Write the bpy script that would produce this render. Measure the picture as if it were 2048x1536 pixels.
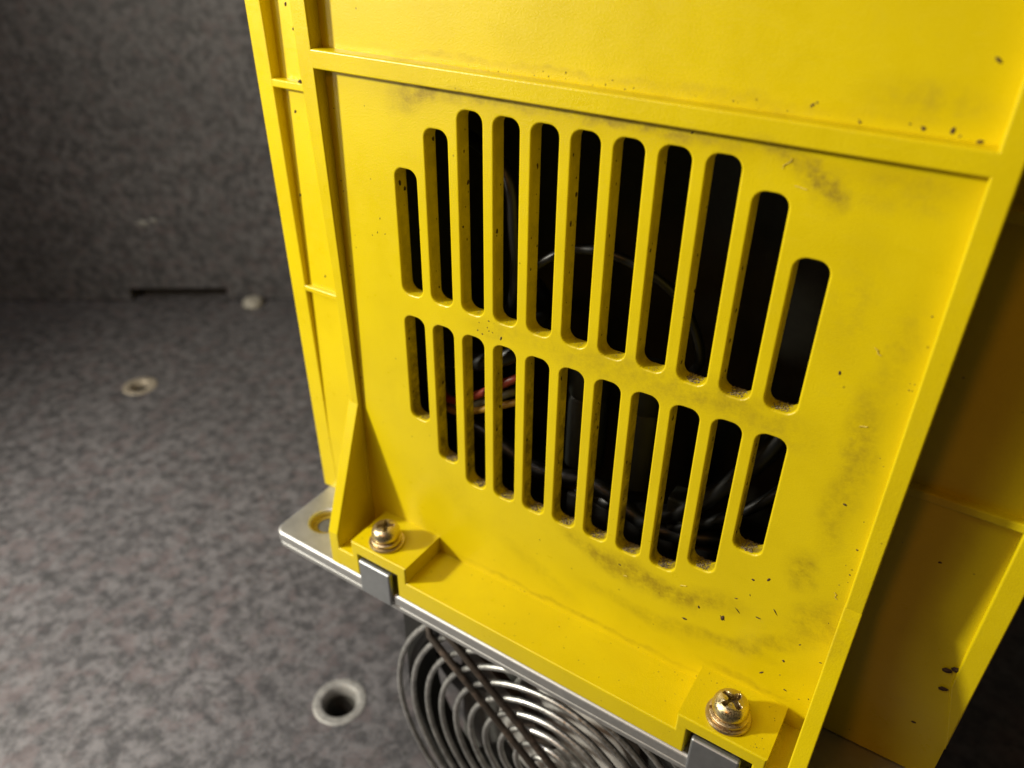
import bpy, bmesh, math, random
from mathutils import Vector, Matrix
import numpy as np

# ------------------------------------------------------------------ units
# drawing unit: one vent-slot pitch (6.67 mm).  x right, y into the panel,
# z up (zero half way up the vents); the bench top lies at z = BENCH.
S = 0.02 / 3.0
BENCH = -22.6
def W(x, y, z): return (x * S, y * S, (z - BENCH) * S)

scene = bpy.context.scene
for o in list(bpy.data.objects): bpy.data.objects.remove(o, do_unlink=True)
col = scene.collection

# ------------------------------------------------------------------ camera
cam = bpy.data.cameras.new('camera')
cam.sensor_width = 36.0
cam.lens = 36.0 * 1557.0139 / 2048.0
cam.clip_start = 0.002; cam.clip_end = 20.0
cam.dof.use_dof = True
cam.dof.focus_distance = 18.8 * S
cam.dof.aperture_fstop = 18.5
cam.dof.aperture_blades = 0
camo = bpy.data.objects.new('camera', cam); col.objects.link(camo)
R = [(0.83704719, 0.54702074, 0.01096869), (0.29881972, -0.44027444, -0.84667892), (-0.4583217, 0.71198787, -0.53199107)]
loc = W(7.66768832, -14.64261577, 9.45173415)
camo.matrix_world = Matrix((
    (R[0][0], -R[1][0], -R[2][0], loc[0]),
    (R[0][1], -R[1][1], -R[2][1], loc[1]),
    (R[0][2], -R[1][2], -R[2][2], loc[2]),
    (0, 0, 0, 1)))
scene.camera = camo

# ------------------------------------------------------------------ world and lamps
world = bpy.data.worlds.new('World'); scene.world = world
world.use_nodes = True
bg = world.node_tree.nodes['Background']
bg.inputs['Color'].default_value = (1.0, 0.76, 0.50, 1)
bg.inputs['Strength'].default_value = 0.055

def lamp(name, kind, pos, watts, color, size, target=None):
    l = bpy.data.lights.new(name, kind)
    l.energy = watts; l.color = color
    if kind == 'AREA': l.shape = 'DISK'; l.size = size * S
    else: l.shadow_soft_size = size * S
    o = bpy.data.objects.new(name, l); col.objects.link(o)
    o.location = W(*pos)
    if target is not None:
        d = Vector(W(*target)) - Vector(W(*pos))
        o.rotation_euler = d.to_track_quat('-Z', 'Y').to_euler()
    return o
key = lamp('work_lamp', 'SPOT', (-48.5, -36, 22), 11.0, (1.0, 0.95, 0.81), 2.6, (19, 0, -5))
key.data.spot_size = math.radians(142); key.data.spot_blend = 0.75
lamp('front_lamp', 'AREA', (-5, -46, 34), 0.13, (1.0, 0.42, 0.09), 9, (0, 0, -3))
lamp('ceiling_lamp', 'AREA', (-33, -32, 56), 0.8, (1.0, 0.95, 0.93), 34, (-34, 0, -20))
b_ = lamp('bench_fill', 'SPOT', (-25, -17, 20), 2.4, (1.0, 0.95, 0.93), 3, (-26, -14, -22))  # added spot, unseen: brightens the bench towards the front left
b_.data.spot_size = math.radians(78); b_.data.spot_blend = 1.0
lamp('sheen_fill', 'AREA', (-35, -38, 2), 0.13, (1.0, 0.93, 0.78), 9, (-4, 0, 7))  # added disc, no real screen: makes the pale sheen on the upper left panel

scene.view_settings.view_transform = 'Standard'
scene.view_settings.look = 'None'
scene.view_settings.exposure = 0.0
scene.view_settings.gamma = 1.0
scene.cycles.max_bounces = 8
scene.cycles.diffuse_bounces = 5
scene.cycles.glossy_bounces = 5

# ------------------------------------------------------------------ node helpers
class NT:
    def __init__(self, name):
        self.m = bpy.data.materials.new(name); self.m.use_nodes = True
        self.t = self.m.node_tree; self.b = self.t.nodes['Principled BSDF']
    def n(self, typ, **kw):
        nd = self.t.nodes.new(typ)
        for k, v in kw.items():
            if k.startswith('i_'):
                key = k[2:]
                key = int(key) if key.isdigit() else key
                nd.inputs[key].default_value = v
            else: setattr(nd, k, v)
        return nd
    def l(self, a, b): self.t.links.new(a, b)
    def math(self, op, a, b=None, clamp=False):
        nd = self.n('ShaderNodeMath', operation=op, use_clamp=clamp)
        for i, v in enumerate((a, b)):
            if v is None: continue
            if isinstance(v, (int, float)): nd.inputs[i].default_value = v
            else: self.l(v, nd.inputs[i])
        return nd.outputs[0]
    def coords(self):
        tc = self.n('ShaderNodeTexCoord')
        mp = self.n('ShaderNodeMapping')
        mp.inputs['Scale'].default_value = (1 / S, 1 / S, 1 / S)
        mp.inputs['Location'].default_value = (0, 0, BENCH)
        self.l(tc.outputs['Object'], mp.inputs['Vector'])
        return mp.outputs[0]
    def noise(self, co, scale, detail=4, rough=0.6, out='Fac', dist=0.0):
        nd = self.n('ShaderNodeTexNoise')
        nd.inputs['Scale'].default_value = scale; nd.inputs['Detail'].default_value = detail
        nd.inputs['Roughness'].default_value = rough; nd.inputs['Distortion'].default_value = dist
        self.l(co, nd.inputs['Vector']); return nd.outputs[out]
    def ramp(self, fac, a, b, lo=0.0, hi=1.0):
        nd = self.n('ShaderNodeMapRange', interpolation_type='SMOOTHSTEP')
        nd.inputs['From Min'].default_value = a; nd.inputs['From Max'].default_value = b
        nd.inputs['To Min'].default_value = lo; nd.inputs['To Max'].default_value = hi
        self.l(fac, nd.inputs['Value']); return nd.outputs['Result']
    def mix(self, fac, a, b):
        nd = self.n('ShaderNodeMix', data_type='RGBA')
        if isinstance(fac, (int, float)): nd.inputs[0].default_value = fac
        else: self.l(fac, nd.inputs[0])
        for i, v in ((6, a), (7, b)):
            if isinstance(v, tuple): nd.inputs[i].default_value = (*v, 1)
            else: self.l(v, nd.inputs[i])
        return nd.outputs[2]
    def bump(self, h, strength, dist):
        nd = self.n('ShaderNodeBump'); nd.inputs['Strength'].default_value = strength
        nd.inputs['Distance'].default_value = dist * S
        self.l(h, nd.inputs['Height']); self.l(nd.outputs[0], self.b.inputs['Normal'])
        return nd

# ------------------------------------------------------------------ materials
# smears of grime on the moulding, and dark lines along its creases: (x, z, radius x, radius z, turn in degrees, strength)
SMEARS = [(-4.7, 5.45, 0.75, 0.32, 20, .50), (-3.4, 5.64, 1.5, 0.20, 2, .38), (-0.6, 5.63, 2.2, 0.15, -1, .40),
          (1.9, 5.58, 1.8, 0.16, -1, .45), (4.4, 5.35, 0.9, 0.22, -28, .50), (4.95, 5.02, 0.45, 0.35, -50, .45),
          (6.2, 5.2, 0.9, 0.4, 0, .22),
          (1.6, 0.0, 3.2, 0.50, 0, .30), (-2.4, -0.05, 0.9, 0.3, 0, .22), (4.4, -0.1, 1.6, 0.5, -10, .22),
          (0.9, -6.05, 1.2, 0.30, -24, .42), (2.6, -6.2, 1.4, 0.42, -8, .60), (4.3, -5.95, 1.0, 0.35, 18, .45),
          (6.35, -3.75, 0.40, 0.60, 0, .45), (6.75, 0.0, 0.35, 1.5, 4, .42), (6.6, -1.9, 0.30, 1.1, 5, .33),
          (6.9, 2.3, 0.35, 1.0, 0, .22), (5.9, 3.0, 0.5, 1.4, 0, .15),
          (7.0, -5.1, 0.6, 0.9, -35, .38), (6.0, -6.5, 1.0, 0.30, 35, .36), (4.6, -7.2, 1.6, 0.25, 8, .34), (2.4, -7.5, 1.6, 0.25, -8, .28),
          (-0.8, -7.7, 1.6, 0.3, -25, .16), (-3.6, -6.3, 1.2, 0.5, -50, .12),
          (0.4, -8.76, 4.2, .10, 0, .34), (5.6, -8.12, 1.1, .12, 0, .32), (-3.0, 6.40, 3.5, .08, 0, .2), (6.2, 6.7, 1.0, 0.35, 0, .25), (2.5, 6.35, 3.5, 0.15, 0, .18)]

def yellow(name, smears=True, base=(0.635, 0.50, 0.002)):
    N = NT(name); co = N.coords(); b = N.b
    mott = N.noise(co, 0.55, 4, .6)
    fine = N.noise(co, 20.0, 2, .6)
    coarse = N.noise(co, 2.2, 6, .7)
    grit = N.noise(co, 7.0, 5, .75)
    c = N.mix(N.ramp(mott, .3, .7), (base[0] * .95, base[1] * .94, base[2]), (base[0] * 1.04, base[1] * 1.04, base[2]))
    # faint all-over film of dust
    film = N.ramp(N.noise(co, 1.1, 7, .75), .50, .80, 0, .16)
    c = N.mix(film, c, (0.32, 0.245, 0.02))
    mps = N.n('ShaderNodeMapping'); mps.inputs['Scale'].default_value = (.5, 1, 5); mps.inputs['Rotation'].default_value = (0, .5, 0); N.l(co, mps.inputs['Vector'])
    scuff = N.noise(mps.outputs[0], 3.0, 6, .75)
    rough = N.math('ADD', N.ramp(coarse, .3, .7, .27, .34), N.ramp(scuff, .52, .72, 0, .14))
    if smears:
        warp = N.n('ShaderNodeMix', data_type='VECTOR')
        nz = N.noise(co, 1.3, 4, .6, out='Color')
        add = N.n('ShaderNodeVectorMath', operation='MULTIPLY_ADD')
        N.l(nz, add.inputs[0]); add.inputs[1].default_value = (.55, 0, .55)
        sub = N.n('ShaderNodeVectorMath', operation='SUBTRACT'); sub.inputs[1].default_value = (.275, 0, .275)
        N.l(co, sub.inputs[0]); N.l(sub.outputs[0], add.inputs[2])
        total = None
        for (cx, cz, rx, rz, a, st) in SMEARS:
            mp = N.n('ShaderNodeMapping', vector_type='TEXTURE')
            mp.inputs['Location'].default_value = (cx, 0, cz)
            mp.inputs['Rotation'].default_value = (0, -math.radians(a), 0)
            mp.inputs['Scale'].default_value = (rx * 1.5, 1000, rz * 1.5)
            N.l(add.outputs[0], mp.inputs['Vector'])
            ln = N.n('ShaderNodeVectorMath', operation='LENGTH'); N.l(mp.outputs[0], ln.inputs[0])
            v = N.ramp(ln.outputs['Value'], 1.0, 0.15, 0, st)
            total = v if total is None else N.math('ADD', total, v)
        pat = N.math('MULTIPLY', N.ramp(coarse, .25, .68), N.ramp(grit, .25, .70, .55, 1.0))
        msk = N.math('MULTIPLY', total, pat)
        msk = N.math('MINIMUM', N.math('MULTIPLY', msk, 1.65), .8)
        c = N.mix(msk, c, (0.235, 0.158, 0.003))
        # paler scuffed grit inside the heavier smears
        c = N.mix(N.math('MULTIPLY', N.ramp(grit, .60, .70), N.math('MULTIPLY', total, .5), True), c, (0.45, 0.34, 0.07))
        rough = N.math('ADD', rough, N.math('MULTIPLY', msk, .25))
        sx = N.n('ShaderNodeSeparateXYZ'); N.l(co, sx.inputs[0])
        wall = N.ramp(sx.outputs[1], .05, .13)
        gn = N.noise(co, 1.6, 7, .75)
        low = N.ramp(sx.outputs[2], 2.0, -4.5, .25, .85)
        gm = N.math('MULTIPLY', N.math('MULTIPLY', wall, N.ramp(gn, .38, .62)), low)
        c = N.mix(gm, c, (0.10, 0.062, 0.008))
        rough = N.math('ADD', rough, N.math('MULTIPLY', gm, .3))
    # pin-head dirt
    vor = N.n('ShaderNodeTexVoronoi'); vor.inputs['Scale'].default_value = 2.6; N.l(co, vor.inputs['Vector'])
    sep = N.n('ShaderNodeSeparateColor'); N.l(vor.outputs['Color'], sep.inputs[0])
    dots = N.math('MULTIPLY', N.ramp(vor.outputs['Distance'], .085, .05), N.ramp(sep.outputs[0], .80, .84))
    c = N.mix(N.math('MULTIPLY', dots, .55), c, (0.10, 0.06, 0.01))
    sp = N.noise(co, 34.0, 2, .5)
    c = N.mix(N.ramp(sp, .35, .65, 0, .14), c, (base[0] * .72, base[1] * .68, base[2]))
    N.l(c, b.inputs['Base Color']); N.l(rough, b.inputs['Roughness'])
    b.inputs['IOR'].default_value = 1.46; b.inputs['Specular IOR Level'].default_value = .42
    N.bump(N.math('ADD', fine, N.math('MULTIPLY', N.noise(co, 40.0, 2, .6), .6)), .24, .022)
    return N.m

def metal(name, base, rough, metallic=1.0, grain=0.0, var=.15, stretch=None, bumpd=.01):
    N = NT(name); co = N.coords()
    if stretch:
        mp = N.n('ShaderNodeMapping'); mp.inputs['Scale'].default_value = stretch
        N.l(co, mp.inputs['Vector']); co2 = mp.outputs[0]
    else: co2 = co
    a = N.noise(co2, 2.5, 6, .7); f = N.noise(co2, 14, 4, .7)
    N.l(N.mix(N.ramp(a, .3, .7), tuple(v * (1 - var) for v in base), tuple(min(1, v * (1 + var)) for v in base)), N.b.inputs['Base Color'])
    N.l(N.ramp(N.math('ADD', N.math('MULTIPLY', a, .3), N.math('MULTIPLY', f, .7)), .3, .7, rough * (1 - var * 1.5), rough * (1 + var * 1.5)), N.b.inputs['Roughness'])
    N.b.inputs['Metallic'].default_value = metallic
    if grain: N.bump(f, grain, bumpd)
    return N.m

def plain(name, base, rough, var=.2, scale=3.0, grain=.3, spec=.5, dust=None):
    N = NT(name); co = N.coords()
    a = N.noise(co, scale, 6, .7); f = N.noise(co, scale * 8, 3, .7)
    c = N.mix(N.ramp(a, .3, .7), tuple(v * (1 - var) for v in base), tuple(v * (1 + var) for v in base))
    if dust: c = N.mix(N.ramp(N.noise(co, scale * .8, 7, .75), .48, .75, 0, dust[1]), c, dust[0])
    N.l(c, N.b.inputs['Base Color'])
    N.b.inputs['Roughness'].default_value = rough
    N.b.inputs['Specular IOR Level'].default_value = spec
    if grain: N.bump(f, grain, .02)
    return N.m

def laminate(name):
    N = NT(name); co = N.coords()
    blob = N.noise(co, 1.32, 7, .72, dist=.25)
    blob2 = N.noise(co, 1.9, 4, .6, dist=.2)
    big = N.noise(co, .12, 3, .5)
    spk = N.noise(co, 5.0, 3, .6)
    c = N.mix(N.ramp(blob, .36, .64), (0.040, 0.039, 0.041), (0.124, 0.118, 0.122))
    hue = N.noise(co, 1.0, 3, .5)
    c = N.mix(N.ramp(hue, .50, .66, 0, .55), c, (0.105, 0.083, 0.084))
    c = N.mix(N.ramp(blob2, .55, .68, 0, .65), c, (0.035, 0.037, 0.034))
    c = N.mix(N.ramp(big, .35, .7, 0, .25), c, (0.045, 0.044, 0.046))
    c = N.mix(N.ramp(spk, .60, .72, 0, .45), c, (0.15, 0.145, 0.15))
    N.l(c, N.b.inputs['Base Color'])
    N.l(N.ramp(blob, .3, .7, .42, .55), N.b.inputs['Roughness'])
    N.bump(N.math('ADD', blob2, N.math('MULTIPLY', spk, .4)), .25, .05)
    return N.m

def gold(name, base=(0.62, 0.52, 0.31), rough=.27):
    N = NT(name); co = N.coords()
    a = N.noise(co, 2.0, 4, .6); f = N.noise(co, 22, 4, .7)
    c = N.mix(N.ramp(a, .35, .65), (base[0], base[1] * 1.02, base[2]), (base[0] * .95, base[1] * .90, base[2] * .95))
    c = N.mix(N.ramp(N.noise(co, 5, 6, .75), .55, .75, 0, .55), c, (.22, .16, .08))
    N.l(c, N.b.inputs['Base Color'])
    N.b.inputs['Metallic'].default_value = 1
    N.l(N.ramp(f, .3, .75, rough * .7, rough * 2.0), N.b.inputs['Roughness'])
    N.bump(f, .10, .012)
    return N.m

M = dict(
    yellow=yellow('yellow_plastic'), yellow_side=yellow('yellow_plastic_side', False),
    zinc=metal('zinc_plated_steel', (.52, .52, .515), .55, grain=.1, var=.05),
    tab=metal('sheared_steel', (.40, .415, .43), .50, grain=.12, var=.05),
    wire=metal('chromed_wire', (.56, .56, .54), .44, var=.25, grain=.12),
    gold=gold('yellow_zinc'), copper=gold('yellow_zinc_washer', (.58, .46, .27), .32),
    recess=metal('dark_recess', (.20, .15, .08), .45, metallic=.7, var=.4, grain=.2),  # recess darkness put into the colour so the cross reads
    lint=plain('pale_lint', (.60, .48, .12), .6, grain=0),
    black=plain('black_plastic', (.010, .010, .009), .5),
    frame=plain('fan_frame_plastic', (.010, .010, .009), .6, dust=((.03, .027, .02), .4)),
    arm=plain('dusty_black_plastic', (.030, .022, .016), .6, dust=((.14, .10, .075), .9), scale=2.0),
    hub=metal('fan_hub_metal', (.50, .49, .47), .5, metallic=.2, var=.15, grain=.2),
    sink=plain('dark_aluminium', (.09, .09, .085), .5),
    rubber=plain('black_cable', (.0045, .0045, .004), .42, grain=.15),
    olive=plain('dark_can', (.010, .011, .008), .5),
    red=plain('red_cable', (.20, .028, .015), .4), grey=plain('grey_cable', (.11, .11, .085), .45),
    amber=plain('amber_cable', (.30, .17, .02), .4),
    board=plain('dark_board', (.020, .020, .012), .6),
    dirt=plain('dark_dirt', (.048, .022, .008), .85, var=.5, scale=8),
    dust=plain('brown_dust', (.17, .13, .065), .95, var=.5, scale=10),
    laminate=laminate('speckled_laminate'),
    insert=metal('dull_insert', (.24, .235, .22), .6, metallic=.45, var=.25, grain=.3),
    tan=metal('tan_insert', (.30, .26, .20), .6, metallic=.4, var=.3, grain=.3),
    hole=plain('hole_wall', (.05, .047, .04), .7),
    ivory=plain('ivory_plastic', (.32, .30, .25), .6, var=.35),
)

# ------------------------------------------------------------------ mesh helpers
def link(name, me, mat, parent=None, kind=None, label=None):
    o = bpy.data.objects.new(name, me); col.objects.link(o)
    if mat is not None: me.materials.append(M[mat] if isinstance(mat, str) else mat)
    if parent is not None: o.parent = parent
    if kind: o['kind'] = kind
    if label: o['label'] = label
    return o
def thing(o, label, cat, group=None):
    o['label'] = label; o['category'] = cat
    if group: o['group'] = group
    return o
def from_bm(name, bm, mat, parent=None, smooth=None, **kw):
    bmesh.ops.recalc_face_normals(bm, faces=bm.faces)
    me = bpy.data.meshes.new(name); bm.to_mesh(me); bm.free()
    if smooth is not None:
        me.polygons.foreach_set('use_smooth', [True] * len(me.polygons))
        me.set_sharp_from_angle(angle=math.radians(smooth))
    else: me.polygons.foreach_set('use_smooth', [False] * len(me.polygons))
    return link(name, me, mat, parent, **kw)

def rounded(pts, r, n=6):
    """round the corners of a closed polygon; r is one radius or one per point"""
    out = []; k = len(pts)
    for i in range(k):
        p0, p1, p2 = Vector(pts[i - 1]), Vector(pts[i]), Vector(pts[(i + 1) % k])
        rr = r[i] if isinstance(r, (list, tuple)) else r
        a, b = (p0 - p1), (p2 - p1)
        if rr <= 0 or a.length < 1e-6 or b.length < 1e-6: out.append(tuple(p1)); continue
        ang = a.angle(b); t = min(rr / math.tan(ang / 2), a.length * .499, b.length * .499)
        rr2 = t * math.tan(ang / 2)
        A = p1 + a.normalized() * t; B = p1 + b.normalized() * t
        bis = (a.normalized() + b.normalized())
        if bis.length < 1e-6: out.append(tuple(p1)); continue
        c = p1 + bis.normalized() * (rr2 / math.sin(ang / 2))
        va, vb = A - c, B - c
        tot = math.atan2(va.x * vb.y - va.y * vb.x, va.dot(vb))
        for j in range(n + 1):
            q = tot * j / n
            out.append((c.x + va.x * math.cos(q) - va.y * math.sin(q), c.y + va.x * math.sin(q) + va.y * math.cos(q)))
    return out

def prism(name, outer, holes, depth, fmap, mat, parent=None, bevel=.04, seg=3, **kw):
    """plate cut from a flat outline with holes, with rounded rims.
    w runs 0 (front) .. depth (back); fmap(u, v, w) -> x, y, z in drawing units"""
    cu = bpy.data.curves.new(name, 'CURVE'); cu.dimensions = '2D'; cu.fill_mode = 'BOTH'
    cu.extrude = depth / 2 - bevel; cu.bevel_depth = bevel; cu.bevel_resolution = seg; cu.offset = -bevel
    for loop in [outer] + list(holes):
        sp = cu.splines.new('POLY'); sp.points.add(len(loop) - 1)
        for p, (u, v) in zip(sp.points, loop): p.co = (u, v, 0, 1)
        sp.use_cyclic_u = True
    tmp = bpy.data.objects.new('outline', cu); col.objects.link(tmp)
    dg = bpy.context.evaluated_depsgraph_get()
    me = bpy.data.meshes.new_from_object(tmp.evaluated_get(dg))
    bpy.data.objects.remove(tmp, do_unlink=True); bpy.data.curves.remove(cu)
    for v in me.vertices:
        u, t, w = v.co
        v.co = W(*fmap(u, t, depth / 2 - w))
    me.name = name; me.materials.clear()
    bm = bmesh.new(); bm.from_mesh(me); bpy.data.meshes.remove(me)
    bmesh.ops.remove_doubles(bm, verts=bm.verts, dist=1e-6)
    return from_bm(name, bm, mat, parent, **kw)

def boxm(name, lo, hi, mat, parent=None, bevel=.04, seg=2, skew=None, **kw):
    bm = bmesh.new()
    bmesh.ops.create_cube(bm, size=1)
    for v in bm.verts:
        v.co = Vector([lo[i] + (hi[i] - lo[i]) * (v.co[i] + .5) for i in range(3)])
        if skew: v.co = Vector(skew(*v.co))
    if bevel: bmesh.ops.bevel(bm, geom=bm.edges[:], offset=bevel, segments=seg, profile=.5, affect='EDGES')
    for v in bm.verts: v.co = W(*v.co)
    return from_bm(name, bm, mat, parent, **kw)

def lathe(profile, n=48, axis='z', centre=(0, 0, 0), bm=None):
    """profile: (radius, height) points; radius 0 closes the end"""
    bm = bm or bmesh.new(); rings = []
    for (r, h) in profile:
        ring = []
        for i in range(1 if r == 0 else n):
            a = 2 * math.pi * i / n
            p = (r * math.cos(a), r * math.sin(a), h) if axis == 'z' else (r * math.cos(a), h, r * math.sin(a))
            ring.append(bm.verts.new(W(centre[0] + p[0], centre[1] + p[1], centre[2] + p[2])))
        rings.append(ring)
    for a, b in zip(rings, rings[1:]):
        for i in range(n):
            j = (i + 1) % n
            f = [a[i % len(a)], a[j % len(a)], b[j % len(b)], b[i % len(b)]]
            f = list(dict.fromkeys(f))
            if len(f) > 2: bm.faces.new(f)
    return bm

def tube(path, r, n=10, closed=False, bm=None):
    bm = bm or bmesh.new(); P = [Vector(p) for p in path]; k = len(P); rings = []
    up = Vector((0.13, 0.2, 1)).normalized()
    for i in range(k):
        a = P[i - 1] if (closed or i) else P[0]
        b = P[(i + 1) % k] if (closed or i < k - 1) else P[-1]
        t = (b - a).normalized(); s = t.cross(up)
        if s.length < 1e-3: s = t.cross(Vector((1, 0, 0)))
        s.normalize(); q = s.cross(t)
        rr = r[i] if isinstance(r, (list, tuple)) else r
        rings.append([bm.verts.new(W(*(P[i] + (s * math.cos(2 * math.pi * j / n) + q * math.sin(2 * math.pi * j / n)) * rr))) for j in range(n)])
    for i in range(k if closed else k - 1):
        a, b = rings[i], rings[(i + 1) % k]
        for j in range(n): bm.faces.new([a[j], a[(j + 1) % n], b[(j + 1) % n], b[j]])
    if not closed: bm.faces.new(rings[0]); bm.faces.new(rings[-1])
    return bm
def spline(pts, n=14):
    P = [Vector(p) for p in pts]; P = [P[0] * 2 - P[1]] + P + [P[-1] * 2 - P[-2]]; out = []
    for i in range(1, len(P) - 2):
        for j in range(n):
            t = j / n; a, b, c, d = P[i - 1:i + 3]
            out.append(.5 * ((2 * b) + (c - a) * t + (2 * a - 5 * b + 4 * c - d) * t * t + (3 * b - a - 3 * c + d) * t ** 3))
    out.append(P[-2]); return out

def split_part(o, planes, classify, parent):
    """cut a moulding along planes and make the named regions parts of their own.
    planes: (axis, value) in drawing units; classify(x, y, z) -> (key, name) or None to stay"""
    bm = bmesh.new(); bm.from_mesh(o.data)
    for ax, val in planes:
        co = [0, 0, 0]; co[ax] = val; no = [0, 0, 0]; no[ax] = 1
        bmesh.ops.bisect_plane(bm, geom=bm.verts[:] + bm.edges[:] + bm.faces[:], dist=1e-7, plane_co=W(*co), plane_no=no)
    groups = {}
    for f in bm.faces:
        c = f.calc_center_median()
        g = classify(c.x / S, c.y / S, c.z / S + BENCH)
        if g: groups.setdefault(g, []).append(f)
    for (key, name) in sorted(groups, key=lambda g: g[0]):
        fs = groups[(key, name)]; vs = {}; faces = []
        for f in fs: faces.append([vs.setdefault(v, len(vs)) for v in f.verts])
        me = bpy.data.meshes.new(name)
        me.from_pydata([v.co[:] for v in vs], [], faces); me.update()
        me.polygons.foreach_set('use_smooth', [False] * len(me.polygons))
        link(name, me, o.data.materials[0], parent)
    bmesh.ops.delete(bm, geom=[f for fs in groups.values() for f in fs], context='FACES')
    bm.to_mesh(o.data); bm.free(); o.data.update()

# ------------------------------------------------------------------ bench
def ring_pts(cx, cy, r, n=48): return [(cx + r * math.cos(2 * math.pi * i / n), cy + r * math.sin(2 * math.pi * i / n)) for i in range(n)]
INS = [(-11.33, .35), (-43.29, 12.07)]
bench = prism('bench_top', [(-400, -300), (500, -300), (500, 500), (-400, 500)], [ring_pts(x, y, 1.25) for x, y in INS],
              3.0, lambda u, v, w: (u, v, BENCH - w), 'laminate', None, bevel=.02, seg=1, kind='structure')
bench['label'] = 'dark speckled laminate bench top under the yellow unit'
for (x, y), mt, hr in zip(INS, ('insert', 'tan'), (.68, .60)):
    bm = lathe([(1.28, -.6), (1.27, -.01), (1.24, .03), (1.15, .05), (hr + .22, .045), (hr + .16, .02), (hr + .02, -.28), (hr, -.5), (hr, -2.2), (0, -2.2)], 56, 'z', (x, y, BENCH))
    r_ = from_bm('hole_insert', bm, mt, bench, smooth=50)
    bm = lathe([(hr - .02, -.45), (hr - .03, -2.1), (0, -2.1)], 32, 'z', (x, y, BENCH))
    from_bm('hole_wall', bm, 'hole', r_, smooth=50)

# ------------------------------------------------------------------ back panel of the same laminate
A0 = Vector((-59.84, 18.52)); D = Vector((.81477, .57978)); Nn = Vector((.57978, -.81477))
def wallmap(u, v, w):
    p = A0 + D * u - Nn * w
    return (p.x, p.y, v)
thing(prism('back_panel', [(-130, BENCH + .06), (3.8, BENCH + .06), (3.8, -21.42), (12.5, -21.42), (12.5, BENCH + .06), (420, BENCH + .06), (420, 90), (-130, 90)], [],
      3.0, wallmap, 'laminate', None, bevel=.1, seg=2), 'dark speckled upright panel with a low slot cut in its foot, behind the bench', 'panel')
p = A0 + D * 15.0 + Nn * .9
bm = lathe([(0, .62), (.5, .60), (.8, .48), (.92, .25), (.95, 0)], 32, 'z', (p.x, p.y, BENCH))
thing(from_bm('end_cap', bm, 'ivory', None, smooth=50), 'small pale round cap on the bench at the foot of the upright panel', 'cap')
p = A0 + D * 6.4
bm = bmesh.new(); random.seed(3)
for (du, dz, sx, sz) in ((0, 0, .62, .36), (1.0, .25, .38, .26)):
    q = p + D * du
    vs = []
    for i in range(14):
        a = 2 * math.pi * i / 14; rr = random.uniform(.75, 1.1)
        c = q + D * (sx * rr * math.cos(a)) + Nn * .02
        vs.append(bm.verts.new(W(c.x, c.y, -15.17 + dz + sz * rr * math.sin(a))))
    c = q + Nn * .09; top = bm.verts.new(W(c.x, c.y, -15.17 + dz))
    for i in range(14): bm.faces.new([vs[i], vs[(i + 1) % 14], top])
from_bm('paint_fleck', bm, 'insert', bpy.data.objects['back_panel'])

# ------------------------------------------------------------------ the yellow unit
unit = bpy.data.objects.new('amplifier_unit', None); col.objects.link(unit)
thing(unit, 'yellow plastic drive unit with vent slots and brassy screws, standing over a wire-guarded fan', 'machine')

TOP = 15.0
# -- front panel with the two rows of slots
SW = .342
tops = {1: 3.66, 2: 4.77, 10: 4.77, 11: 3.66}; bots = {1: -3.90, 2: -5.04, 10: -5.04, 11: -3.90}
slots = []
for k in range(1, 12):
    x = k - 6
    for z0, z1 in ((.195, tops.get(k, 5.32)), (bots.get(k, -5.575), -.46)):
        slots.append(rounded([(x - SW, z0), (x + SW, z0), (x + SW, z1), (x - SW, z1)], .25, 6))
fp = prism('front_panel', [(-7.60, -9.4), (7.60, -9.4), (7.60, TOP), (-7.60, TOP)], slots, .46,
      lambda u, v, w: (u, w, v), 'yellow', unit, bevel=.05, seg=3)
ZU = [.45, 3.40, 4.51, 5.06]; ZL = [-.72, -3.64, -4.78, -5.31]
def bar(x, y, z):
    k = math.floor(x + 6)                      # the bar between slot k and slot k + 1
    if not 1 <= k <= 10: return None
    lim = 0 if k in (1, 10) else 1 if k in (2, 9) else 2
    if ZU[0] < z < ZU[1 + lim]: return (k, 'vent_bar')
    if ZL[1 + lim] < z < ZL[0]: return (k + 20, 'vent_bar')
split_part(fp, [(2, z) for z in ZU + ZL], bar, fp)

# -- raised frame of ribs (left, right and cross rib) whose depth tapers downwards
def rdep(z): return max(.12, .25 + .020 * z)
lx = lambda z: -7.72 - .020 * (z + 4)       # outer edge of the left rib
H = [(-7.66, -9.4), (-7.36, -9.4), (-7.39, 5.79), (7.37, 5.74), (7.42, -9.4), (7.80, -9.4), (7.80, TOP), (7.37, TOP),
     (7.37, 6.17), (-7.40, 6.26), (-7.42, TOP), (-8.05, TOP), (-7.95, 7.3), (-7.93, 5.8), (-7.75, 0), (-7.70, -4.2)]
# subdivide the long sides so that the taper follows
def dense(P, step=.9):
    out = []
    for i in range(len(P)):
        a, b = Vector(P[i]), Vector(P[(i + 1) % len(P)]); n = max(1, int((b - a).length / step))
        for j in range(n): out.append(tuple(a.lerp(b, j / n)))
    return out
rf = prism('rib_frame', dense(H), [], 1.0, lambda u, v, w: (u, (w if w > .5 else (w / .5 * (.5 + rdep(v)) - rdep(v))) if w <= .5 else w * .3 + .05, v),
      'yellow', unit, bevel=.045, seg=3)

split_part(rf, [(0, -7.33), (0, 7.34)], lambda x, y, z: (0, 'cross_rib') if -7.33 < x < 7.34 else (1, 'upright_rib') if x > 0 else None, unit)
rf.name = 'upright_rib'
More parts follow.
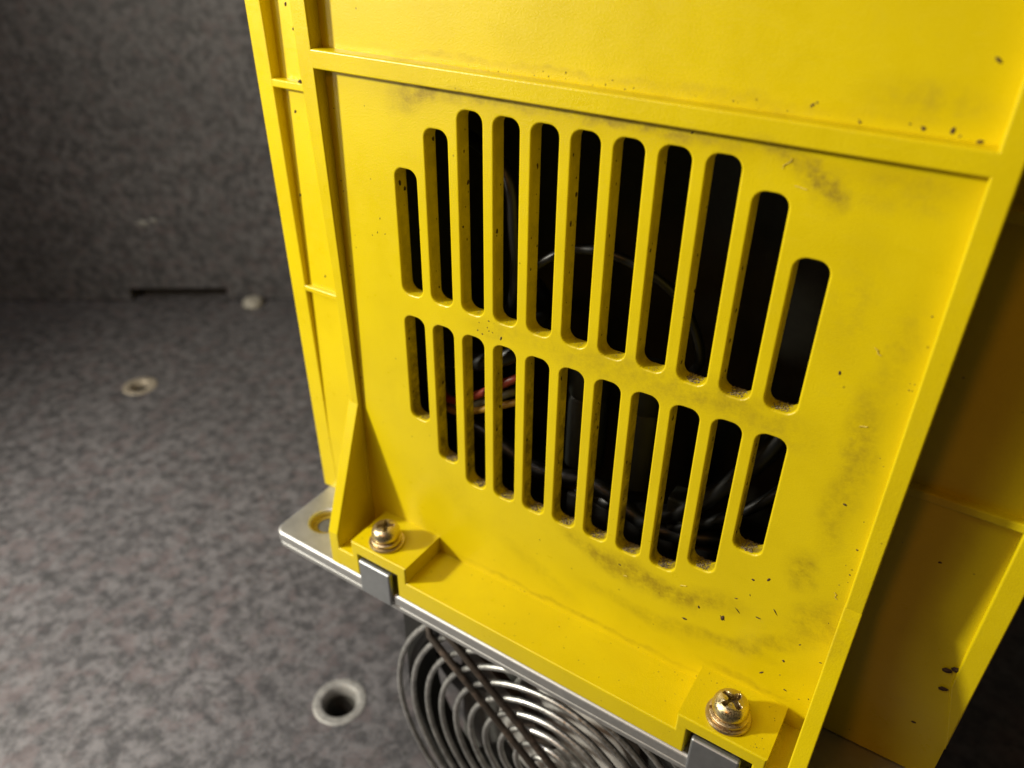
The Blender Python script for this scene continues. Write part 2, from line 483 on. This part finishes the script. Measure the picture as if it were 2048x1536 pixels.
# -- foot with the two raised screw seats and the notches for the metal tabs
foot = [(-7.42, -9.76), (-6.52, -9.76), (-6.52, -8.83), (-4.86, -8.83), (-4.86, -9.76), (4.90, -9.78), (4.90, -8.80), (6.62, -8.80), (6.62, -9.78), (7.44, -9.78),
        (7.44, -9.0), (6.92, -9.0), (6.92, -8.37), (4.58, -8.37), (4.58, -9.0), (-4.50, -9.0), (-4.50, -8.37), (-6.78, -8.37), (-6.78, -9.02), (-7.42, -9.02)]
fl = prism('foot_ledge', foot, [], 2.1, lambda u, v, w: (u, -1.77 + w, v), 'yellow', unit, bevel=.055, seg=3)
split_part(fl, [(2, -8.985)], lambda x, y, z: ((0, 'screw_boss') if -6.9 < x < -4.4 else (1, 'screw_boss') if 4.4 < x < 7.1 else None) if z > -8.985 else None, unit)
# -- gussets at the foot of both ribs
for x0, x1 in ((-7.80, -7.39), (7.39, 7.80)):
    prof = [(-.165, -4.15), (-1.745, -8.45), (-1.755, -9.79), (.3, -9.79), (.3, -4.15)]
    prism('gusset', prof, [], x1 - x0, lambda u, v, w, x0=x0: (x0 + w, u, v), 'yellow', unit, bevel=.04, seg=3)

# -- stepped-back side panels with rim, cross ribs
def fd(z, sgn=-1): return max(0.0, .0235 * (z + 7.4)) if sgn < 0 else max(0.0, .042 * (z + 6.4))
def side(xo_top, xo_bot, xi_top, xi_bot, xin, zr, sgn):
    """recessed floor + outer rim + two cross ribs"""
    nm = 'side_panel'
    # floor: a slab whose front slopes away from the rim plane y = 1.1
    bm = bmesh.new(); V = []
    zs = [-9.82, -7.4, -3, 1, 5, 9, TOP]
    for z in zs:
        t = (z + 9.82) / (TOP + 9.82)
        xa = xo_bot + (xo_top - xo_bot) * t
        V.append([bm.verts.new(W(xa - sgn * .03, 1.115 + fd(z, sgn), z)), bm.verts.new(W(xin, 1.115 + fd(z, sgn), z)),
                  bm.verts.new(W(xin, 16, z)), bm.verts.new(W(xa - sgn * .03, 16, z))])
    for a, b in zip(V, V[1:]):
        for i in range(4): bm.faces.new([a[i], a[(i + 1) % 4], b[(i + 1) % 4], b[i]])
    bm.faces.new(V[0]); bm.faces.new(V[-1])
    p_ = from_bm(nm, bm, 'yellow_side', unit)
    # rim
    rim = [(xo_bot, -7.2), (xi_bot, -7.2), (xi_top, TOP), (xo_top, TOP)]
    if sgn < 0: rim[0] = (xo_bot, -9.86); rim[1] = (xi_bot + .12, -9.86); rim.insert(2, (xi_bot, -7.2))
    else: rim[0] = (xo_bot, -8.6); rim[1] = (xi_bot, -6.4)
    prism('outer_rim', rim, [], .9, lambda u, v, w: (u, 1.1 + w, v), 'yellow_side', unit, bevel=.05, seg=3)
    for z0, z1 in zr:
        a, b = sorted((xin, xi_bot + (xi_top - xi_bot) * (z0 + 7.2) / (TOP + 7.2) - sgn * .05 * -1))
        prism('cross_rib', [(a, z0), (b, z0), (b, z1), (a, z1)], [], .9, lambda u, v, w: (u, 1.103 + w, v), 'yellow_side', unit, bevel=.04, seg=3)
side(-11.50, -11.0, -10.90, -10.36, -7.70, ((4.76, 4.985), (-1.56, -1.37)), -1)
side(10.62, 10.55, 10.06, 10.06, 7.74, ((4.66, 4.90), (-1.54, -1.32)), 1)
# -- shell of the main box between the side panels, and the web behind each rib
boxm('inner_side', (-7.72, .47, -9.78), (-7.40, 7.5, TOP), 'board', unit, .02)
boxm('inner_side', (7.40, .47, -9.78), (7.72, 7.5, TOP), 'board', unit, .02)
boxm('side_web', (-7.77, .30, -9.79), (-7.723, 1.9, TOP - .35), 'yellow_side', unit, 0)
boxm('side_web', (7.723, .30, -9.79), (7.77, 1.9, TOP - .35), 'yellow_side', unit, 0)
boxm('top_cover', (-11.3, .1, TOP - .3), (10.5, 16, TOP + .15), 'yellow_side', unit, .05)
boxm('rear_board', (-7.4, 7.5, -9.7), (7.4, 7.8, TOP - .4), 'board', unit, .02)
boxm('inner_base', (-7.4, .5, -9.78), (7.4, 7.5, -9.3), 'board', unit, .02)

# -- metal plate, lower flange, tabs
plate_o = rounded([(-10.70, -1.76), (10.62, -1.76), (10.62, 14), (-11.15, 14)], .42, 8)
flange = prism('flange_plate', plate_o, [ring_pts(-9.42, -.38, .60, 36)], .46, lambda u, v, w: (u, v, -9.86 - w), 'zinc', unit, bevel=.10, seg=4)
prism('lower_plate', rounded([(-10.74, -1.70), (10.60, -1.70), (10.60, 14), (-11.15, 14)], .42, 8), [], .26, lambda u, v, w: (u, v, -10.36 - w), 'zinc', unit, bevel=.09, seg=3)
bm = lathe([(.60, -.10), (.53, -.12), (.50, -.20), (.36, -.22), (.36, -.40), (0, -.40)], 36, 'z', (-9.42, -.38, -9.86))
from_bm('hole_bushing', bm, gold('hole_yellow', (.42, .33, .06), .5), flange, smooth=45)
bm = lathe([(.42, -.24), (.30, -.22), (0, -.2)], 30, 'z', (-9.35, -.42, -9.86))
from_bm('bolt_end', bm, 'sink', flange, smooth=45)
boxm('tab', (-6.44, -1.87, -10.33), (-5.12, -1.66, -8.95), 'tab', flange, .07, 3)
boxm('tab', (5.06, -1.87, -10.33), (6.36, -1.66, -8.90), 'tab', flange, .07, 3)

# -- screws
def screw(cx, cy, zb, turn, worn, seed):
    rnd = random.Random(seed)
    root = bpy.data.objects.new('screw', None); col.objects.link(root); root.parent = unit
    root['label'] = 'chewed brassy cross-head screw' if worn else 'shiny brassy cross-head screw'
    bm = lathe([(0, 0), (.56, 0), (.58, .02), (.585, .06), (.56, .10), (.50, .11), (0, .11)], 56, 'z', (cx, cy, zb))
    from_bm('flat_washer', bm, 'copper', root, smooth=40)
    # split spring washer: a rising turn of square wire
    bm = bmesh.new(); rings = []
    a0 = math.radians(205); n = 60
    for i in range(n + 1):
        a = a0 + math.radians(352) * i / n; h = .115 + .055 * i / n
        rings.append([bm.verts.new(W(cx + r * math.cos(a), cy + r * math.sin(a), zb + h + dz)) for r, dz in ((.30, .0), (.480, .0), (.505, .02), (.505, .10), (.480, .12), (.30, .12))])
    for a, b in zip(rings, rings[1:]):
        for i in range(6): bm.faces.new([a[i], a[(i + 1) % 6], b[(i + 1) % 6], b[i]])
    bm.faces.new(rings[0]); bm.faces.new(rings[-1])
    from_bm('spring_washer', bm, 'copper', root, smooth=40)
    # pan head with a cross recess: fine polar grid
    bm = bmesh.new(); nr, na = 46, 128; Rh = .46; grid = []
    ct, st = math.cos(turn), math.sin(turn)
    lump = [(rnd.uniform(-.2, .2), rnd.uniform(-.2, .2), rnd.uniform(.04, .09), rnd.uniform(-.05, .05)) for _ in range(12)]
    def height(x, y):
        r = math.hypot(x, y)
        t = min(1, r / Rh)
        h = .26 * max(0.0, 1 - t ** 3.2) ** .55
        u, v = abs(x * ct + y * st), abs(-x * st + y * ct)
        lo, hi = max(u, v), min(u, v)
        arm = .285 + (.02 if worn else 0)
        wid = .066 + .055 * max(0, 1 - lo / .13)
        if worn: wid += .018 * math.sin(13 * x + 5 * y) + .014 * math.sin(21 * y - 4 * x)
        m1 = max(0.0, min(1.0, (wid - hi) / .022)) * max(0.0, min(1.0, (arm - lo) / .05))
        m1 = m1 * m1 * (3 - 2 * m1)
        h -= m1 * (.26 - .55 * lo * .6)
        if worn:
            for (lx_, ly_, lr, lh) in lump:
                d2 = ((x - lx_) ** 2 + (y - ly_) ** 2) / lr ** 2
                h += lh * math.exp(-d2) * .4
        return h, m1
    rec = set()
    for i in range(nr + 1):
        r = Rh * (i / nr) ** .8
        ring = []
        for j in range(1 if i == 0 else na):
            a = 2 * math.pi * j / na; x, y = r * math.cos(a), r * math.sin(a)
            ring.append(bm.verts.new(W(cx + x, cy + y, zb + .46 + height(x, y)[0])))
            if height(x, y)[1] > .45: rec.add(ring[-1])
        grid.append(ring)
    for rr, dz in ((Rh + .004, -.05), (Rh + .002, -.10), (Rh - .02, -.15), (Rh - .07, -.175)):
        grid.append([bm.verts.new(W(cx + rr * math.cos(2 * math.pi * j / na), cy + rr * math.sin(2 * math.pi * j / na), zb + .46 + dz)) for j in range(na)])
    for a, b in zip(grid, grid[1:]):
        for j in range(na):
            f = list(dict.fromkeys([a[j % len(a)], a[(j + 1) % na % len(a)], b[(j + 1) % na], b[j]]))
            if len(f) > 2: bm.faces.new(f)
    bm.faces.new(grid[-1])
    for f in bm.faces:
        if all(v in rec for v in f.verts): f.material_index = 1
    hd = from_bm('head', bm, 'gold', root, smooth=50)
    hd.data.materials.append(M['recess'])
    return root
screw(-5.78, -1.12, -8.37, math.radians(38), False, 1)
screw(5.70, -1.12, -8.37, math.radians(62), True, 5)

# -- heat sink box and fan below the plate
FC = (.55, -15.78)
boxm('heat_sink', (-4.6, 1.0, BENCH + .05), (6.85, 14, -10.64), 'sink', unit, .08)
fan = bpy.data.objects.new('fan', None); col.objects.link(fan); fan.parent = unit
fo = [(-5.75, -10.66), (-5.75, FC[1])] + [(FC[0] + 6.3 * math.cos(math.radians(a)), FC[1] + 6.3 * math.sin(math.radians(a))) for a in range(184, 360, 4)] + [(6.85, FC[1]), (6.85, -10.66)]
prism('fan_frame', fo, [ring_pts(FC[0], FC[1] - .02, 6.02, 96)], 3.4,
      lambda u, v, w: (u, -.72 + w * .4, v), 'frame', fan, bevel=.06, seg=2)
bm = lathe([(0, -.15), (1.5, -.15), (1.55, -.19), (2.2, -.19), (2.55, -.12), (2.72, .05), (2.75, 2.0)], 72, 'y', (FC[0], .05, FC[1]))
from_bm('fan_hub', bm, 'hub', fan, smooth=35)
bm = lathe([(0, .15), (6.1, .15), (6.1, .16)], 64, 'y', (FC[0], .0, FC[1]))
bm.free()
for k in range(7):
    bm = bmesh.new(); a0 = 2 * math.pi * k / 7 + .2; n = 8; rows = []
    for i in range(n + 1):
        r = 2.7 + 3.2 * i / n; row = []
        for j in range(5):
            t = j / 4; a = a0 + t * .72 + .12 * i / n; y = .35 + t * 1.35 - .12 * math.sin(math.pi * t)
            row.append((r * math.cos(a) + FC[0], y, r * math.sin(a) + FC[1]))
        rows.append(row)
    f_ = [[bm.verts.new(W(*q)) for q in row] for row in rows]
    b_ = [[bm.verts.new(W(q[0], q[1] + .10, q[2])) for q in row] for row in rows]
    for i in range(n):
        for j in range(4):
            bm.faces.new([f_[i][j], f_[i][j + 1], f_[i + 1][j + 1], f_[i + 1][j]])
            bm.faces.new([b_[i][j], b_[i][j + 1], b_[i + 1][j + 1], b_[i + 1][j]])
    for j in range(4):
        for i in (0, n): bm.faces.new([f_[i][j], f_[i][j + 1], b_[i][j + 1], b_[i][j]])
    for i in range(n):
        for j in (0, 4): bm.faces.new([f_[i][j], f_[i + 1][j], b_[i + 1][j], b_[i][j]])
    from_bm('fan_blade', bm, 'frame', fan, smooth=50)
# dusty arm that carries the motor, up-left of the hub
for ang in (139.5, 319.5, 49.5):
    if ang == 49.5: continue
    a = math.radians(ang); ux, uz = math.cos(a), math.sin(a); px, pz = -uz, ux
    bm = bmesh.new(); vs = []
    for y in (-.66, -.30):
        for r, h in ((.6, .0), (6.2, .0), (6.2, -.80), (.6, -.80)):
            vs.append(bm.verts.new(W(FC[0] + ux * r + px * h, y, FC[1] + uz * r + pz * h)))
    for q in ((0, 1, 2, 3), (4, 5, 6, 7), (0, 1, 5, 4), (1, 2, 6, 5), (2, 3, 7, 6), (3, 0, 4, 7)): bm.faces.new([vs[i] for i in q])
    bmesh.ops.bevel(bm, geom=bm.edges[:], offset=.05 * S, segments=2, affect='EDGES')
    from_bm('fan_arm', bm, 'arm', fan)
guard = bpy.data.objects.new('fan_guard', None); col.objects.link(guard); guard.parent = unit
random.seed(8)
for r in (6.5, 5.85, 5.2, 4.56, 3.9, 3.25, 2.6, 1.95, 1.3, .7):
    pts = []
    for i in range(96):
        a = 2 * math.pi * i / 96
        pts.append((FC[0] + r * math.cos(a), -1.0 + .02 * math.sin(3 * a + r), FC[1] + r * math.sin(a)))
    from_bm('guard_ring', tube(pts, .105, 10, True), 'wire', guard, smooth=60)
for h in (-.78, .15):
    for ang in (138.5, 318.5):
        a = math.radians(ang); ux, uz = math.cos(a), math.sin(a); px, pz = -uz, ux
        from_bm('guard_strut', tube([(FC[0] + ux * r + px * h, -1.17 + (.3 if r > 6.3 else 0), FC[1] + uz * r + pz * h) for r in (0, 2, 4, 6.2, 6.6)], .125, 10), 'arm', guard, smooth=60)

# -- what shows through the slots: cables, cans
def cable(name, pts, r, mat, n=12): return from_bm(name, tube(spline(pts), r, n), mat, unit, smooth=60)
cable('cable', [(-6.5, 2.6, -4.4), (-4.9, 1.6, -4.05), (-2.62, 1.5, -2.4), (-3.2, 2.7, -3.2), (-4.2, 4.2, -4.3)], .13, 'red')
cable('cable', [(-6.5, 2.9, -4.6), (-4.9, 1.8, -4.35), (-2.8, 1.65, -3.0), (-3.5, 2.9, -3.9), (-4.4, 4.4, -5.0)], .13, 'grey')
cable('cable', [(-6.5, 2.7, -4.9), (-4.9, 1.65, -4.5), (-2.62, 1.55, -3.25), (-3.2, 2.8, -4.1), (-4.2, 4.4, -5.2)], .11, 'amber')
cable('cable', [(-6.3, 2.3, -3.2), (-4.0, 1.5, -2.3), (-2.4, 1.5, -1.3), (-2.6, 3.0, -.6), (-4.0, 4.0, -.3)], .26, 'rubber')
cable('cable', [(-3.3, 3.0, -.5), (-2.4, 1.6, .9), (-1.0, 1.5, 1.95), (.4, 1.6, 2.0), (1.8, 1.9, 1.2), (2.4, 2.4, -.5), (1.6, 3.4, -2)], .13, 'rubber')
cable('cable', [(5.8, 2.6, .8), (4.9, 1.8, -1.6), (3.8, 1.7, -3.6), (2.5, 1.8, -5.2), (.6, 2.2, -6.1), (-2, 2.6, -6.4)], .27, 'rubber')
cable('cable', [(6.0, 2.4, -1.8), (4.9, 1.5, -3.4), (3.4, 1.6, -5.0), (1.8, 2.0, -6.3)], .16, 'rubber')
cable('cable', [(-5.6, 2.6, 4.2), (-3.2, 1.7, 3.6), (-2.7, 1.5, 2.0), (-2.9, 1.9, .2), (-3.6, 2.6, -1.2)], .19, 'rubber')
cable('cable', [(-6.2, 2.3, -5.2), (-4.2, 1.9, -5.0), (-2.0, 1.8, -5.6), (0, 1.9, -5.4), (2.2, 1.7, -5.9), (4.6, 2.3, -5.6)], .24, 'rubber')
for (x, y, z0, z1, r) in ((-.9, 2.9, -5.5, -1.7, .62), (.9, 2.9, -5.4, -1.5, .66)):
    bm = lathe([(0, z1 + .02), (r * .8, z1), (r, z1 - .1), (r, z1 - 1.2), (r * .93, z1 - 1.28), (r, z1 - 1.36), (r, z0), (0, z0)], 32, 'z', (x, y, 0))
    from_bm('capacitor', bm, 'olive', unit, smooth=40)
boxm('terminal_block', (-1.0, 2.0, -7.4), (3.8, 3.2, -6.2), 'black', unit, .08)
boxm('clamp_block', (2.35, 1.6, -5.35), (2.95, 2.3, -4.55), 'olive', unit, .06)

# -- loose dirt: flakes on the faces, dust piled at the bottom of the slots
random.seed(11)
def flake(bm, x, y, z, r, elong=1.0, ang=0.0, up=False, h=.35):
    n = 7; ring = []
    for i in range(n):
        a = 2 * math.pi * i / n; rr = r * random.uniform(.7, 1.2)
        du, dv = rr * elong * math.cos(a), rr / elong * math.sin(a)
        du, dv = du * math.cos(ang) - dv * math.sin(ang), du * math.sin(ang) + dv * math.cos(ang)
        ring.append(bm.verts.new(W(x + du, y + dv, z - .004) if up else W(x + du, y + .004, z + dv)))
    t = bm.verts.new(W(x, y, z + r * h) if up else W(x, y - r * h, z))
    for i in range(n): bm.faces.new([ring[i], ring[(i + 1) % n], t])
FL = [(5.97, 1.49, .05), (3.85, -6.95, .065), (4.16, -6.31, .06), (4.81, -6.32, .085), (5.66, -5.78, .055), (5.32, -4.64, .05), (5.66, -4.44, .06), (5.03, -5.46, .045),
      (6.49, -6.83, .055), (6.06, -7.58, .055), (6.5, -7.36, .03), (-2.11, -.23, .055), (-2.38, -.14, .03), (-2.54, -.04, .03), (-2.85, -.21, .035), (-2.80, .03, .03),
      (-2.49, -.13, .03), (-2.7, -.28, .035), (-2.5, .16, .035), (-5.97, 2.18, .03), (-6.1, 1.77, .03), (-6.29, 1.65, .03), (-5.83, 1.78, .03), (4.39, 6.41, .045), (4.46, 6.46, .03),
      (6.22, 6.28, .05), (6.65, 6.31, .06), (5.22, 6.24, .04), (7.07, 6.2, .055), (6.98, 7.4, .06), (2.28, 5.63, .04), (1.84, -6.08, .045), (1.11, -5.64, .0), (-.72, -6.51, .03),
      (5.33, -5.16, .03), (6.77, -1.54, .05), (7.27, -2.59, .04), (7.29, -3.34, .03), (6.74, -6.05, .035), (6.72, -7.8, .045), (7.3, -7.73, .03), (7.3, -6.33, .035)]
bm = bmesh.new()
for x, z, r in FL:
    if r: flake(bm, x, 0, z, r, random.uniform(1, 1.7), random.uniform(0, 3.14))
for (x, z, e, a) in ((4.80, -6.32, 2.1, -.6), (5.99, -5.34, 2.4, -.9), (5.13, -5.84, 2.5, -.75)):
    flake(bm, x, 0, z, .06, e, a)
for x, z, r in ((9.87, -5.98, .11), (10.03, -5.85, .10), (9.96, -6.58, .09), (9.69, -8.09, .05), (8.9, -3.1, .04), (9.4, 1.8, .06)):
    flake(bm, x, 1.105 + fd(z, 1), z, r, 1.2, .4)
for x, z, r in ((-9.6, 5.55, .0), (-9.55, 3.1, .10), (-9.9, 6.3, .05), (-9.75, 5.9, .05), (-10.4, 1.6, .05), (-9.7, -.9, .04), (-10.2, 4.1, .05), (-10.1, 6.9, .05)):
    if r: flake(bm, x, 1.105 + fd(z), z, r, 1.2, 1)
for i in range(4):
    flake(bm, -9.62 + random.uniform(-.1, .1), 1.18 + random.uniform(-.05, .05), 4.985, .075, 1.3, random.uniform(0, 3), True, 1.2)
for i in range(70):   # crumbs along the inside corners
    c = random.choice((0, 1, 1, 2, 3))
    if c == 0: flake(bm, -7.30 + random.uniform(0, .1), 0, random.uniform(-3.5, 5.6), random.uniform(.015, .04))
    elif c == 1: flake(bm, random.uniform(-4, 7.2), 0, 6.22 + abs(random.gauss(0, .08)), random.uniform(.012, .03), 1.4, random.uniform(0, 3))
    elif c == 2: flake(bm, random.uniform(-4, 7.2), 0, -8.95 + abs(random.gauss(0, .15)), random.uniform(.012, .035), 1.5, random.uniform(0, 3))
    else: flake(bm, 7.3 - abs(random.gauss(0, .15)), 0, random.uniform(-8.5, 5), random.uniform(.012, .03), 1.4, random.uniform(0, 3))
for i in range(60):
    flake(bm, random.uniform(-4.2, 4.4), -random.uniform(.05, 1.6), -9.0, random.uniform(.010, .026), 1.3, random.uniform(0, 3), True)
for i in range(50):
    flake(bm, random.uniform(4.7, 6.8), -random.uniform(.05, 1.6), -8.37, random.uniform(.010, .024), 1.3, random.uniform(0, 3), True)
for i in range(26):
    flake(bm, random.uniform(-4.2, 4.6), -1.765, random.uniform(-9.65, -9.1), random.uniform(.012, .032), 1.3, random.uniform(0, 3))
# flakes on the walls of the slots that face right
for i in range(150):
    k = random.randint(1, 11); x = k - 6 - SW
    lo_, hi_ = ((.5, tops.get(k, 5.3) - .3), (bots.get(k, -5.57) + .3, -.8))[random.random() < .6]
    y = random.uniform(.10, .40); z = random.uniform(lo_, hi_); r = random.choice((.02, .025, .03, .05)) * random.uniform(.7, 1.2)
    ring = []
    for j in range(7):
        a = 2 * math.pi * j / 7; rr = r * random.uniform(.6, 1.3)
        ring.append(bm.verts.new(W(x - .003, y + rr * math.cos(a), z + rr * 1.5 * math.sin(a))))
    t = bm.verts.new(W(x + r * .4, y, z))
    for j in range(7): bm.faces.new([ring[j], ring[(j + 1) % 7], t])
from_bm('dirt_flakes', bm, 'dirt', unit, kind='stuff')
bm = bmesh.new()
for k in range(1, 12):
    for row, z in ((0, .195), (1, bots.get(k, -5.575))):
        cnt = (25 if row == 0 else 330 if k > 1 else 60)
        if row == 0 and k > 8: cnt = 240
        for i in range(cnt):
            x = k - 6 + random.uniform(-.27, .30)
            flake(bm, x, random.uniform(.08, .46), z + .0 + max(0, abs(x - k + 6) - .1) ** 2 * 1.0, random.uniform(.008, .034) * (.7 if row == 0 and k < 9 else 1), 1.3, random.uniform(0, 3), True, random.uniform(.3, 1.1))
from_bm('slot_dust', bm, 'dust', unit, kind='stuff')

# pale fibres and scuffs caught on the plastic
bm = bmesh.new()
for i in range(7):
    x, z = random.choice(((6.7, .8), (6.75, -.4), (6.3, -3.4), (6.9, -4.6), (2.2, -6.1), (3.6, -6.3), (-1.0, -6.9), (4.4, 5.4), (-4.2, 5.5), (0, 5.6), (6.2, -6.0)))
    x += random.gauss(0, .35); z += random.gauss(0, .5); a = random.uniform(0, 3.14); L = random.uniform(.05, .17)
    if x > 7.3: continue
    tube([(x + L * t * math.cos(a) + .03 * math.sin(t * 5), -.006 - .01 * abs(math.sin(t * 2)), z + L * t * math.sin(a)) for t in (-1, -.5, 0, .5, 1)], .007, 5, bm=bm)
from_bm('lint_fibres', bm, 'lint', unit, kind='stuff')
